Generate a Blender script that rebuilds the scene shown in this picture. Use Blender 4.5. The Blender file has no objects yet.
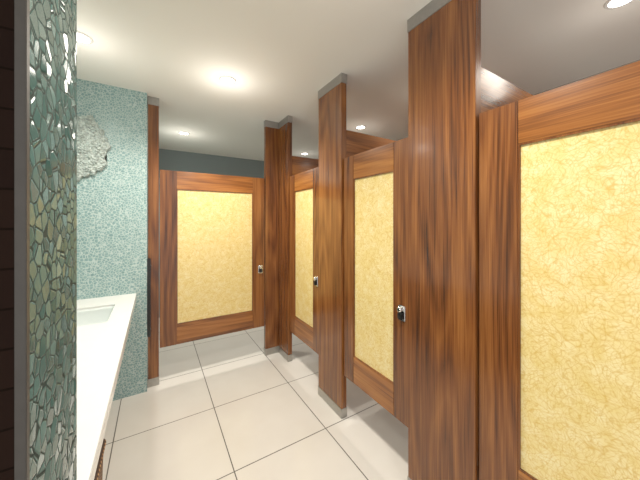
import bpy, bmesh, math, random
from mathutils import Vector, noise
random.seed(4)
H=1.41
CE=1.75*H
scene=bpy.context.scene
scene.view_settings.view_transform='Standard'
scene.view_settings.gamma=1.06
COL=scene.collection

# ---------------------------------------------------------------- materials
class N:
    def __init__(s,name):
        s.m=bpy.data.materials.new(name); s.m.use_nodes=True
        s.t=s.m.node_tree; s.b=s.t.nodes['Principled BSDF']
    def n(s,typ,**kw):
        nd=s.t.nodes.new(typ)
        for k,v in kw.items():
            if k.startswith('i_'):
                nd.inputs[k[2:].replace('_',' ')].default_value=v
            else: setattr(nd,k,v)
        return nd
    def l(s,a,b): s.t.links.new(a,b)
    def math(s,op,a,b=None,c=None):
        nd=s.t.nodes.new('ShaderNodeMath'); nd.operation=op
        for i,x in enumerate((a,b,c)):
            if x is None: continue
            if isinstance(x,(int,float)): nd.inputs[i].default_value=x
            else: s.l(x,nd.inputs[i])
        return nd.outputs[0]
    def ramp(s,fac,stops,interp='LINEAR'):
        nd=s.t.nodes.new('ShaderNodeValToRGB'); nd.color_ramp.interpolation=interp
        e=nd.color_ramp.elements
        while len(e)<len(stops): e.new(0.5)
        for i,(p,c) in enumerate(stops):
            e[i].position=p; e[i].color=(c[0],c[1],c[2],1)
        s.l(fac,nd.inputs[0]); return nd.outputs[0]
    def mix(s,fac,a,b,mode='MIX'):
        nd=s.t.nodes.new('ShaderNodeMix'); nd.data_type='RGBA'; nd.blend_type=mode
        for sock,x in ((nd.inputs[0],fac),(nd.inputs[6],a),(nd.inputs[7],b)):
            if isinstance(x,(int,float)): sock.default_value=x
            elif isinstance(x,tuple): sock.default_value=(x[0],x[1],x[2],1)
            else: s.l(x,sock)
        return nd.outputs[2]
    def pos(s): return s.n('ShaderNodeNewGeometry').outputs['Position']
    def mapping(s,vec,scale=(1,1,1),loc=(0,0,0)):
        nd=s.n('ShaderNodeMapping'); nd.inputs['Scale'].default_value=scale; nd.inputs['Location'].default_value=loc
        s.l(vec,nd.inputs[0]); return nd.outputs[0]
    def bump(s,h,strength=.3,dist=.01):
        nd=s.n('ShaderNodeBump'); nd.inputs['Strength'].default_value=strength; nd.inputs['Distance'].default_value=dist
        s.l(h,nd.inputs['Height']); return nd.outputs[0]
    def set(s,**kw):
        for k,v in kw.items():
            sock=s.b.inputs[k.replace('_',' ')]
            if isinstance(v,tuple): v=(v[0],v[1],v[2],1)
            if isinstance(v,(int,float,tuple)): sock.default_value=v
            else: s.l(v,sock)
        return s.m

def plain(name,c,rough=.5,metal=0,var=.05,sc=60):
    m=N(name); nz=m.n('ShaderNodeTexNoise'); nz.inputs['Scale'].default_value=sc
    m.l(m.pos(),nz.inputs['Vector'])
    col=m.ramp(nz.outputs[0],[(.3,tuple(x*(1-var) for x in c)),(.7,tuple(min(1,x*(1+var)) for x in c))])
    return m.set(Base_Color=col,Roughness=rough,Metallic=metal)

def wood(name,axis,dark,mid,light):
    m=N(name)
    oi=m.n('ShaderNodeObjectInfo')
    off=m.math('MULTIPLY',oi.outputs['Random'],37.0)
    cmb=m.n('ShaderNodeCombineXYZ')
    for i in range(3): m.l(off,cmb.inputs[i])
    add=m.n('ShaderNodeVectorMath',operation='ADD'); m.l(m.pos(),add.inputs[0]); m.l(cmb.outputs[0],add.inputs[1])
    def nz(across,along,detail,dist=0):
        sc=[across]*3; sc[axis]=along
        n=m.n('ShaderNodeTexNoise'); n.inputs['Scale'].default_value=1.0; n.inputs['Detail'].default_value=detail; n.inputs['Distortion'].default_value=dist
        m.l(m.mapping(add.outputs[0],tuple(sc)),n.inputs['Vector']); return n.outputs[0]
    n1=nz(4.5,.5,.8,.05)
    bands=m.math('PINGPONG',m.math('MULTIPLY',n1,22.0),1.0)
    n2=nz(210,4,4); n3=nz(60,1.0,3)
    n4=nz(8,.5,3)
    f=m.math('ADD',m.math('MULTIPLY',bands,.13),m.math('ADD',m.math('MULTIPLY',n2,.42),m.math('ADD',m.math('MULTIPLY',n3,.34),m.math('MULTIPLY',n4,.48))))
    col=m.ramp(f,[(.50,dark),(.68,mid),(.87,light)])
    nb=m.bump(n2,.05,.002)
    return m.set(Base_Color=col,Roughness=.26,Normal=nb,Coat_Weight=.3,Coat_Roughness=.14)

WD=(.038,.011,.004); WM=(.170,.055,.0135); WL=(.31,.120,.031)
wood_v=wood('walnut_vertical',2,WD,WM,WL)
RD=(.09,.027,.006); RM=(.26,.088,.017); RL=(.40,.160,.036)
wood_y=wood('walnut_rail_y',1,RD,RM,RL)
wood_x=wood('walnut_rail_x',0,RD,RM,RL)

steel=plain('brushed_steel',(.42,.41,.39),.32,1.0)
dsteel=plain('dull_steel',(.40,.39,.38),.38,.9)
tsteel=plain('dark_bronze_trim',(.07,.065,.06),.5,.4)
chrome=plain('chrome',(.8,.8,.8),.12,1.0)
black=plain('black_metal',(.012,.012,.012),.3)
white=plain('white_quartz',(.74,.74,.725),.18,0,.01,20)
porcelain=plain('porcelain',(.64,.69,.685),.1,0,.01)
ceil_m=plain('ceiling_paint',(.86,.845,.81),.9,0,.01,2)
grey_m=plain('blue_grey_paint',(.23,.275,.29),.7,0,.02,3)
dark_m=plain('taupe_paint',(.36,.34,.31),.7,0,.02,3)

def mosaic(name,scale,pal,grout,tilt,rough,gw,spec=.5,ior=1.45):
    m=N(name); p=m.pos()
    vo=m.n('ShaderNodeTexVoronoi'); vo.inputs['Scale'].default_value=scale; m.l(p,vo.inputs['Vector'])
    ve=m.n('ShaderNodeTexVoronoi',feature='DISTANCE_TO_EDGE'); ve.inputs['Scale'].default_value=scale; m.l(p,ve.inputs['Vector'])
    sep=m.n('ShaderNodeSeparateColor'); m.l(vo.outputs['Color'],sep.inputs[0])
    col=m.ramp(sep.outputs[0],[(i/(len(pal)-1),c) for i,c in enumerate(pal)])
    edge=m.ramp(ve.outputs['Distance'],[(gw,(0,0,0)),(gw*1.5,(1,1,1))])
    base=m.mix(edge,grout,col)
    sub=m.n('ShaderNodeVectorMath',operation='SUBTRACT'); m.l(vo.outputs['Color'],sub.inputs[0]); sub.inputs[1].default_value=(.5,.5,.5)
    sc=m.n('ShaderNodeVectorMath',operation='SCALE'); m.l(sub.outputs[0],sc.inputs[0]); sc.inputs['Scale'].default_value=tilt
    hb=m.ramp(ve.outputs['Distance'],[(gw*.8,(0,0,0)),(gw*2.6,(1,1,1))])
    bn=m.bump(hb,.4,.003)
    ad=m.n('ShaderNodeVectorMath',operation='ADD'); m.l(bn,ad.inputs[0]); m.l(sc.outputs[0],ad.inputs[1])
    nm=m.n('ShaderNodeVectorMath',operation='NORMALIZE'); m.l(ad.outputs[0],nm.inputs[0])
    r=m.math('ADD',m.math('MULTIPLY',m.math('SUBTRACT',1.0,edge),.5),rough)
    m.b.inputs['Specular IOR Level'].default_value=spec
    m.b.inputs['IOR'].default_value=ior
    return m.set(Base_Color=base,Roughness=r,Normal=nm.outputs[0])
mos_far=mosaic('teal_glass_mosaic',54,[(.19,.315,.32),(.245,.38,.38),(.215,.345,.35),(.29,.425,.42)],(.44,.54,.53),.08,.25,.065)
mos_near=mosaic('green_glass_shard_mosaic',42,[(.035,.078,.070),(.070,.130,.120),(.050,.10,.092),(.10,.17,.158)],(.03,.042,.038),.24,.10,.035,.3,1.18)

def brick(name,w,h,mort,loc,rot,c1,c2,cm,rough,spec=.5):
    m=N(name); v=m.pos()
    mp=m.n('ShaderNodeMapping'); mp.inputs['Location'].default_value=loc; mp.inputs['Rotation'].default_value=rot
    m.l(v,mp.inputs[0])
    b=m.n('ShaderNodeTexBrick',offset=0.0,squash=1.0)
    b.inputs['Scale'].default_value=1; b.inputs['Brick Width'].default_value=w; b.inputs['Row Height'].default_value=h
    b.inputs['Mortar Size'].default_value=mort; b.inputs['Mortar Smooth'].default_value=.1
    b.inputs['Color1'].default_value=(*c1,1); b.inputs['Color2'].default_value=(*c2,1); b.inputs['Mortar'].default_value=(*cm,1)
    m.l(mp.outputs[0],b.inputs['Vector'])
    nz=m.n('ShaderNodeTexNoise'); nz.inputs['Scale'].default_value=3.5; nz.inputs['Detail'].default_value=5; m.l(v,nz.inputs['Vector'])
    tint=m.ramp(nz.outputs[0],[(.3,(.95,.94,.93)),(.7,(1,1,1))])
    col=m.mix(1.0,b.outputs['Color'],tint,'MULTIPLY')
    inv=m.math('SUBTRACT',1.0,b.outputs['Fac'])
    r=m.math('ADD',m.math('MULTIPLY',b.outputs['Fac'],.5),rough)
    m.b.inputs['Specular IOR Level'].default_value=spec
    return m.set(Base_Color=col,Roughness=r,Normal=m.bump(inv,.3,.002))
floor_m=brick('cream_porcelain_tile',.609,.609,.0032,(-.381,-1.547,0),(0,0,0),(.67,.645,.605),(.63,.61,.575),(.10,.09,.08),.12)
dark_tile=brick('dark_brown_tile',.05,.05,.0015,(0,0,0),(math.pi/2,0,0),(.012,.006,.0045),(.016,.008,.0055),(.008,.005,.0035),.6,.05)

def yellow_glass():
    m=N('fibre_laminated_yellow_glass'); p=m.pos()
    lines=None
    for sc,off,k,w,dst in ((13,0,16,.20,.5),(19,3.3,15,.22,.6),(28,7.1,14,.26,.6),(9,11.7,22,.18,.4),(16,17.7,17,.2,.5),(23,23.1,15,.24,.5)):
        ad=m.n('ShaderNodeVectorMath',operation='ADD'); m.l(p,ad.inputs[0]); ad.inputs[1].default_value=(off,off*2,off*3)
        nz=m.n('ShaderNodeTexNoise'); nz.inputs['Scale'].default_value=sc; nz.inputs['Detail'].default_value=.3; nz.inputs['Distortion'].default_value=dst
        m.l(ad.outputs[0],nz.inputs['Vector'])
        pp=m.math('PINGPONG',m.math('MULTIPLY',nz.outputs[0],float(k)),1.0)
        r=m.ramp(pp,[(0,(1,1,1)),(w,(0,0,0))])
        lines=r if lines is None else m.mix(1.0,lines,r,'ADD')
    n2=m.n('ShaderNodeTexNoise'); n2.inputs['Scale'].default_value=22; n2.inputs['Detail'].default_value=5; m.l(p,n2.inputs['Vector'])
    base=m.ramp(n2.outputs[0],[(.3,(.76,.60,.24)),(.5,(.80,.66,.31)),(.7,(.83,.72,.39))])
    sepl=m.n('ShaderNodeRGBToBW'); m.l(lines,sepl.inputs[0])
    f=m.math('MINIMUM',m.math('MULTIPLY',sepl.outputs[0],.36),.7)
    col=m.mix(f,base,(.60,.36,.065))
    return m.set(Base_Color=col,Roughness=.2,Normal=m.bump(n2.outputs[0],.05,.002))
yglass=yellow_glass()

def emis(name,c,s):
    m=N(name); nz=m.n('ShaderNodeTexNoise'); nz.inputs['Scale'].default_value=30
    col=m.ramp(nz.outputs[0],[(.3,c),(.7,c)])
    m.set(Base_Color=(.8,.8,.8),Emission_Color=col); m.b.inputs['Emission Strength'].default_value=s
    return m.m
lamp_m=emis('lamp_lens',(1,.95,.86),14)

def wicker():
    m=N('woven_rattan'); p=m.pos()
    w1=m.n('ShaderNodeTexWave',bands_direction='Z'); w1.inputs['Scale'].default_value=22; m.l(p,w1.inputs['Vector'])
    w2=m.n('ShaderNodeTexWave',bands_direction='Y'); w2.inputs['Scale'].default_value=14; w2.inputs['Distortion'].default_value=1; m.l(p,w2.inputs['Vector'])
    f=m.math('MULTIPLY',w1.outputs[1],w2.outputs[1])
    col=m.ramp(f,[(.05,(.04,.018,.008)),(.4,(.25,.12,.05)),(.9,(.50,.30,.14))])
    return m.set(Base_Color=col,Roughness=.6,Normal=m.bump(f,.6,.006))
wick=wicker()

# ---------------------------------------------------------------- helpers
def empty(name,loc,label,cat,group=None):
    o=bpy.data.objects.new(name,None); o.location=loc; o.empty_display_size=.1
    COL.objects.link(o); o["label"]=label; o["category"]=cat
    if group: o["group"]=group
    return o
def parent_world(p):
    v=Vector(p.location)
    while p.parent is not None:
        p=p.parent; v+=Vector(p.location)
    return v
def addmesh(name,me,loc,mat,parent=None):
    o=bpy.data.objects.new(name,me); COL.objects.link(o)
    if parent is not None:
        o.parent=parent; o.location=Vector(loc)-parent_world(parent)
    else: o.location=loc
    if mat: me.materials.append(mat)
    return o
def box(name,x0,x1,y0,y1,z0,z1,mat,parent=None,bev=.0015):
    x0,x1=sorted((x0,x1)); y0,y1=sorted((y0,y1)); z0,z1=sorted((z0,z1))
    c=Vector(((x0+x1)/2,(y0+y1)/2,(z0+z1)/2))
    bm=bmesh.new(); bmesh.ops.create_cube(bm,size=1)
    for v in bm.verts: v.co=Vector((v.co.x*(x1-x0),v.co.y*(y1-y0),v.co.z*(z1-z0)))
    if bev: bmesh.ops.bevel(bm,geom=bm.edges[:],offset=bev,segments=2,affect='EDGES')
    me=bpy.data.meshes.new(name); bm.to_mesh(me); bm.free()
    return addmesh(name,me,c,mat,parent)
def structure(o): o["kind"]="structure"; return o
def tag(o,label,cat,group=None):
    o["label"]=label; o["category"]=cat
    if group: o["group"]=group
    return o
def lathe(name,prof,loc,mat,parent=None,seg=32,axis='Z',smooth=True):
    bm=bmesh.new(); rings=[]
    for r,z in prof:
        ring=[]
        for i in range(seg):
            a=2*math.pi*i/seg
            p=(r*math.cos(a),r*math.sin(a),z)
            if axis=='X': p=(p[2],p[0],p[1])
            if axis=='Y': p=(p[0],p[2],p[1])
            ring.append(bm.verts.new(p))
        rings.append(ring)
    for a,b in zip(rings,rings[1:]):
        for i in range(seg):
            bm.faces.new((a[i],a[(i+1)%seg],b[(i+1)%seg],b[i]))
    bm.faces.new(rings[0]); bm.faces.new(rings[-1])
    bmesh.ops.recalc_face_normals(bm,faces=bm.faces[:])
    me=bpy.data.meshes.new(name); bm.to_mesh(me); bm.free()
    if smooth:
        for f in me.polygons: f.use_smooth=len(f.vertices)==4
    return addmesh(name,me,loc,mat,parent)
def tomesh(cu,name):
    tmp=bpy.data.objects.new('tmp',cu); COL.objects.link(tmp)
    bpy.context.view_layer.update()
    me=bpy.data.meshes.new_from_object(tmp.evaluated_get(bpy.context.evaluated_depsgraph_get()))
    bpy.data.objects.remove(tmp); me.name=name; me.materials.clear(); return me

# ---------------------------------------------------------------- room shell
XL,XR=-.50*H,1.92*H
YB,YF=-1.3*H,3.25*H
XW=-1.5*H      # walls left out on that side and behind so world light fills in
structure(box('floor',XW,XR+.1,YB-.1,YF+.1,-.1,0,floor_m,bev=0))
structure(box('ceiling',XW,XR+.1,YB-.1,YF+.1,CE,CE+.1,ceil_m,bev=0))
structure(box('wall_far',XL-.1,XR+.1,YF,YF+.1,0,CE,grey_m,bev=0))
structure(box('wall_right',XR,XR+.1,YB,YF,0,CE,dark_m,bev=0))
WY0,WY1,WX=.348*H,.535*H,-.10*H
structure(box('wall_left',XL-.1,XL,WY0,YF,0,CE,mos_far,bev=0))
structure(box('wall_alcove',XL,-.040*H,1.88*H,YF,0,CE,mos_far,bev=0))
structure(box('wall_wing',XL,WX,WY0+.006,WY1,0,CE,mos_near,bev=0))
structure(box('wall_wing_end',XL,WX-.010,WY0,WY0+.006,0,CE,dark_tile,bev=0))
structure(box('trim_1',WX-.010,WX+.001,WY0-.001,WY0+.010,0,CE,tsteel,bev=.0008))

# ---------------------------------------------------------------- toilet partitions
PG="walnut pilasters of the toilet stalls"
def pilaster(x0,x1,y0,y1,label):
    p=empty('pilaster',((x0+x1)/2,(y0+y1)/2,0),label,'partition post',PG)
    e=.003
    box('post',x0,x1,y0,y1,.004,CE-.004,wood_v,p,.002)
    box('base_shoe',x0-e,x1+e,y0-e,y1+e,0,.068,steel,p,.0015)
    box('ceiling_cap',x0-e,x1+e,y0-e,y1+e,CE-.068,CE,dsteel,p,.0015)
    return p
FY=1.93*H
PX=.805*H; PT=.045
Pn=(.440*H,.688*H); Pm=(1.108*H,1.335*H); Pf=(1.752*H,FY-.012-.007)
pilaster(PX,PX+PT,*Pn,"wide floor-to-ceiling walnut post with steel ceiling cap")
pilaster(PX,PX+PT,*Pm,"floor-to-ceiling walnut post with steel shoe between two stall doors")
pilaster(PX,PX+PT,*Pf,"walnut post at the inner corner of the stalls")
pilaster(PX,PX+PT,-.21*H,.022*H,"floor-to-ceiling walnut post carrying a stall door's hinges")
pilaster(.70*H,PX+PT,FY-.012,FY-.012+PT,"narrow walnut post beside the wide end stall door")
pilaster(-.036*H,.020*H,FY-.012,FY-.012+PT,"slim walnut post against the teal mosaic wall")

ZB,ZT=.218*H,1.317*H
GB,GT=.345*H,1.203*H
def door(kind,a0,a1,plane,s0,s1,latch_side,label):
    def B(name,u0,u1,w0,w1,z0,z1,mat,par,bev=.002):
        if kind=='Y': return box(name,plane+w0,plane+w1,u0,u1,z0,z1,mat,par,bev)
        return box(name,u0,u1,plane+w0,plane+w1,z0,z1,mat,par,bev)
    T=.036; mid=(a0+a1)/2
    loc=(plane+T/2,mid,ZB) if kind=='Y' else (mid,plane+T/2,ZB)
    d=empty('stall_door',loc,label,'door',"toilet stall doors")
    rail=wood_y if kind=='Y' else wood_x
    B('stile',a0,a0+s0,0,T,ZB,ZT,wood_v,d)
    B('stile',a1-s1,a1,0,T,ZB,ZT,wood_v,d)
    B('top_rail',a0+s0,a1-s1,.001,T-.001,GT,ZT,rail,d)
    B('bottom_rail',a0+s0,a1-s1,.001,T-.001,ZB,GB,rail,d)
    g=B('glass_panel',a0+s0,a1-s1,.010,T-.010,GB,GT,yglass,d,.001); g["label"]="cream and amber fibre-patterned glass infill"
    bw=.006
    bm=bmesh.new()
    def addb(u0,u1,z0,z1):
        r=bmesh.ops.create_cube(bm,size=1)
        for v in r['verts']:
            u=(u0+u1)/2+v.co.x*(u1-u0); w=.0065+v.co.y*.007; z=(z0+z1)/2+v.co.z*(z1-z0)
            v.co=Vector((plane+w,u,z)) if kind=='Y' else Vector((u,plane+w,z))
    g0,g1=a0+s0,a1-s1
    addb(g0,g1,GB,GB+bw); addb(g0,g1,GT-bw,GT); addb(g0,g0+bw,GB+bw,GT-bw); addb(g1-bw,g1,GB+bw,GT-bw)
    c=Vector(loc)
    for v in bm.verts: v.co-=c
    bmesh.ops.recalc_face_normals(bm,faces=bm.faces[:])
    me=bpy.data.meshes.new('glazing_bead'); bm.to_mesh(me); bm.free()
    addmesh('glazing_bead',me,loc,wood_v,d)
    lc=(a0+.045) if latch_side==0 else (a1-.045)
    zc=.645*H
    def P(u,w,z): return (plane+w,u,z) if kind=='Y' else (u,plane+w,z)
    lo=bpy.data.objects.new('latch',None); COL.objects.link(lo); lo.parent=d; lo.location=Vector(P(lc,0,zc))-Vector(loc)
    lo["label"]="chrome and black privacy latch"
    B('latch_plate',lc-.024,lc+.024,-.007,0,zc-.042,zc+.040,chrome,lo,.003)
    B('latch_housing',lc-.017,lc+.017,-.024,-.007,zc-.034,zc+.006,black,lo,.006)
    ax='X' if kind=='Y' else 'Y'
    lathe('thumb_turn',[(.010,-.022),(.015,-.019),(.015,-.004),(.012,0)],P(lc,-.007,zc+.022),chrome,lo,20,ax)
    hs=a1 if latch_side==0 else a0
    for z in (ZB+.10,ZT-.10):
        if hs==a1: B('hinge',hs-.006,hs+.0035,.010,.026,z-.03,z+.03,steel,d,.001)
        else: B('hinge',hs-.0035,hs+.006,.010,.026,z-.03,z+.03,steel,d,.001)
    return d
DX=.815*H
g=.007
door('Y',.022*H+g,Pn[0]-g,DX,.075*H,.100*H,0,"walnut stall door with large amber glass panel and wide stile")
door('Y',Pn[1]+g,Pm[0]-g,DX,.076*H,.076*H,0,"walnut stall door with amber glass between two posts")
door('Y',Pm[1]+g,Pf[0]-g,DX,.076*H,.076*H,0,"walnut stall door with amber glass beside the corner post")
door('X',.020*H+g,.70*H-g,FY,.093*H,.088*H,1,"wide walnut end stall door with amber glass")

def divider(x0,x1,y,label):
    o=box('stall_divider',x0,x1,y-.016,y+.016,.218*H,1.468*H,wood_x,None,.002)
    tag(o,label,'partition',"stall dividing panels")
for y in (Pn[0]+.020,Pm[0]+.020,Pf[0]+.020):
    divider(PX+PT+.0028,XR,y,"tall walnut dividing panel between two toilet stalls")

# black strip on the mosaic pier beside the slim post, purpose unknown
bs=empty('black_strip',(-.033*H,1.895*H,.316*H),"slim black strip between mosaic wall and walnut post",'wall bumper')
box('black_strip_body',-.040*H-.001,-.022*H,1.878*H,1.906*H,.316*H,.780*H,black,bs,.006)
for z in (.36*H,.736*H):
    lathe('fixing_screw',[(.006,0),(.006,.002),(.003,.003)],(-.022*H,1.895*H,z),chrome,bs,16,'X')

# ---------------------------------------------------------------- vanity counter
CT=.5845*H; CX=-.091*H; CY0,CY1=WY1,1.88*H
SX0,SX1,SY0,SY1=-.40*H,-.168*H,1.40*H,1.69*H
def rrect(x0,x1,y0,y1,r,n=6):
    pts=[]
    for cx,cy,a in ((x1-r,y1-r,0),(x0+r,y1-r,90),(x0+r,y0+r,180),(x1-r,y0+r,270)):
        for i in range(n+1):
            t=math.radians(a+90*i/n); pts.append((cx+r*math.cos(t),cy+r*math.sin(t)))
    return pts
cu=bpy.data.curves.new('c','CURVE'); cu.dimensions='2D'; cu.fill_mode='BOTH'; cu.extrude=.006
cx,cy=(XL+CX)/2,(CY0+CY1)/2
for pts in ([(XL,CY0),(CX,CY0),(CX,CY1),(XL,CY1)],rrect(SX0,SX1,SY0,SY1,.03)):
    s=cu.splines.new('POLY'); s.points.add(len(pts)-1); s.use_cyclic_u=True
    for i,(x,y) in enumerate(pts): s.points[i].co=(x-cx,y-cy,0,1)
me=tomesh(cu,'slab')
vt=empty('countertop',(cx,cy,CT-.05),"long white quartz vanity countertop with sink cut-out",'countertop')
slab=addmesh('slab',me,(cx,cy,CT-.006),white,vt)
box('front_apron',CX-.02,CX,CY0,CY1,CT-.052,CT-.012,white,vt,.001)
sk=empty('sink',((SX0+SX1)/2,(SY0+SY1)/2,CT-.15),"rectangular white undermount sink basin",'sink')
bm=bmesh.new(); rings=[]
for inset,z in ((-.012,-.0125),(.0,-.0125),(.004,-.03),(.012,-.10),(.035,-.125),(.10,-.132)):
    r=max(.01,.035-inset*.1)
    rings.append([bm.verts.new((x-sk.location.x,y-sk.location.y,CT+z-sk.location.z)) for x,y in rrect(SX0+inset,SX1-inset,SY0+inset,SY1-inset,r)])
for a,b in zip(rings,rings[1:]):
    n=len(a)
    for i in range(n): bm.faces.new((a[i],a[(i+1)%n],b[(i+1)%n],b[i]))
bm.faces.new(rings[-1])
bmesh.ops.recalc_face_normals(bm,faces=bm.faces[:])
me=bpy.data.meshes.new('basin'); bm.to_mesh(me); bm.free()
for f in me.polygons: f.use_smooth=True
b=addmesh('basin',me,sk.location,porcelain,sk)
sm=b.modifiers.new('s','SOLIDIFY'); sm.thickness=.008; sm.offset=-1
lathe('drain',[(.022,.0),(.022,.003),(.014,.004),(.004,.003)],(sk.location.x,sk.location.y,CT-.133),chrome,sk,24)
lathe('drain_pipe',[(.045,0),(.045,.006),(.019,.010),(.019,CT-.17),(.026,CT-.165),(.026,CT-.142)],(sk.location.x,sk.location.y,0),chrome,sk,24)

# wicker basket under the counter
bk=empty('wicker_basket',(-.29*H,1.06*H,0),"brown woven rattan waste basket standing under the counter",'basket')
def tub(name,x0,x1,y0,y1,z0,z1,th,mat,par):
    bm=bmesh.new(); c=parent_world(par); R=[]
    for ins,z in ((.0+.02,z0),(.008,z0+.1),(0,z1),(th,z1),(th+.008,z0+.1),(th+.02,z0+.02)):
        R.append([bm.verts.new((x-c.x,y-c.y,z)) for x,y in rrect(x0+ins,x1-ins,y0+ins,y1-ins,.03,4)])
    n=len(R[0])
    for a,b in zip(R,R[1:]):
        for i in range(n): bm.faces.new((a[i],a[(i+1)%n],b[(i+1)%n],b[i]))
    bm.faces.new(R[0]); bm.faces.new(R[-1]); bmesh.ops.recalc_face_normals(bm,faces=bm.faces[:])
    me=bpy.data.meshes.new(name); bm.to_mesh(me); bm.free()
    return addmesh(name,me,c,mat,par)
BX0,BX1,BY0,BY1=-.40*H,-.146*H,.92*H,1.17*H
tub('basket_body',BX0,BX1,BY0,BY1,0,.36,.012,wick,bk)
cu=bpy.data.curves.new('rim','CURVE'); cu.dimensions='3D'; cu.bevel_depth=.009
pts=rrect(BX0,BX1,BY0,BY1,.03,4); s=cu.splines.new('POLY'); s.points.add(len(pts)-1); s.use_cyclic_u=True
for i,(x,y) in enumerate(pts): s.points[i].co=(x-bk.location.x,y-bk.location.y,.362,1)
addmesh('basket_rim',tomesh(cu,'basket_rim'),bk.location,wick,bk)

# crumpled pale wall sculpture on the mosaic
sx,sz=-.345*H,1.395*H; sy=1.88*H
bm=bmesh.new(); NR,NS=44,160; rings=[]
for j in range(1,NR+1):
    t=j/NR; ring=[]
    for i in range(NS):
        a=2*math.pi*i/NS
        rr=t*(1+.05*math.sin(7*a)+.04*math.sin(11*a+1)+.03*math.sin(23*a))
        x=.18*rr*math.cos(a); z=.24*rr*math.sin(a)
        y=-.026*(1-t*t)-.016
        y-=.024*abs(noise.noise(Vector((x*50,z*50,3.1))))+.010*abs(noise.noise(Vector((x*120,z*120,1))))
        if j==NR: y=-.002
        ring.append(bm.verts.new((x,min(y,-.001),z)))
    rings.append(ring)
for a,b in zip(rings,rings[1:]):
    for i in range(NS):
        bm.faces.new((a[i],a[(i+1)%NS],b[(i+1)%NS],b[i]))
bm.faces.new(rings[0]); bm.faces.new(rings[-1])
bmesh.ops.triangulate(bm,faces=bm.faces[:])
bmesh.ops.recalc_face_normals(bm,faces=bm.faces[:])
me=bpy.data.meshes.new('wall_sculpture'); bm.to_mesh(me); bm.free()
silver=plain('crumpled_silver_green_plaster',(.40,.46,.44),.5,0,.30,70)
tag(addmesh('wall_sculpture',me,(sx,sy,sz),silver),"pale grey-green coral-like relief hung on the teal mosaic wall",'wall art')

# ---------------------------------------------------------------- downlights
def downlight(x,y,e,where,glow):
    d=empty('recessed_downlight',(x,y,CE),"small round white recessed downlight, lit, "+where,'ceiling light',"recessed ceiling downlights")
    bm=bmesh.new(); seg=32
    prof=[(.044,-.001),(.046,-.007),(.058,-.006),(.062,0)]
    R=[[bm.verts.new((r*math.cos(2*math.pi*i/seg),r*math.sin(2*math.pi*i/seg),z)) for i in range(seg)] for r,z in prof]
    for a,b in zip(R,R[1:]):
        for i in range(seg): bm.faces.new((a[i],a[(i+1)%seg],b[(i+1)%seg],b[i]))
    bmesh.ops.recalc_face_normals(bm,faces=bm.faces[:])
    me=bpy.data.meshes.new('trim_ring'); bm.to_mesh(me); bm.free()
    addmesh('trim_ring',me,(x,y,CE),white,d)
    lathe('lens',[(.044,-.0045),(.044,-.001)],(x,y,CE),lamp_m,d,32)
    L=bpy.data.lights.new('lamp','SPOT'); L.energy=e; L.spot_size=math.radians(150); L.spot_blend=1.0
    L.shadow_soft_size=.08; L.color=(1,.93,.82)
    lo=bpy.data.objects.new('lamp',L); COL.objects.link(lo); lo.parent=d; lo.location=(0,0,-.10)
    L=bpy.data.lights.new('lamp_spill','POINT'); L.energy=glow; L.shadow_soft_size=.05; L.color=(1,.93,.82)  # extra point light under the lens, added to brighten the ceiling
    lo=bpy.data.objects.new('lamp_spill',L); COL.objects.link(lo); lo.parent=d; lo.location=(0,0,-.22)
for x,y,w,E,gl in ((.33,1.48,'over the aisle',94,3.0),(.21,2.567,'over the end stall',84,2.0),(-.262,1.449,'over the vanity counter',42,2.0),
            (1.40,1.668,'over a toilet stall',50,.7),(1.42,2.65,'over the end stall',50,.7),(1.345,.246,'over a toilet stall',24,.7),
            (1.38,.96,'over a toilet stall',40,.6),(.33,.40,'over the aisle',86,3.2),(.33,-.68,'over the aisle',60,2.5)):  # last lamp, behind the camera, is unseen and added as fill
    downlight(x*H,y*H,E,w,gl)

# ---------------------------------------------------------------- camera, world
w=bpy.data.worlds.new('World'); scene.world=w; w.use_nodes=True
w.node_tree.nodes['Background'].inputs[0].default_value=(1,.98,.95,1)
w.node_tree.nodes['Background'].inputs[1].default_value=1.1
cam=bpy.data.cameras.new('Camera'); co=bpy.data.objects.new('Camera',cam); COL.objects.link(co)
th=math.atan(165/270)
co.location=(0,0,H); co.rotation_euler=(math.pi/2,0,-th)
cam.sensor_width=36; cam.lens=270/640*36; cam.shift_y=-19/640; cam.clip_start=.02
scene.camera=co
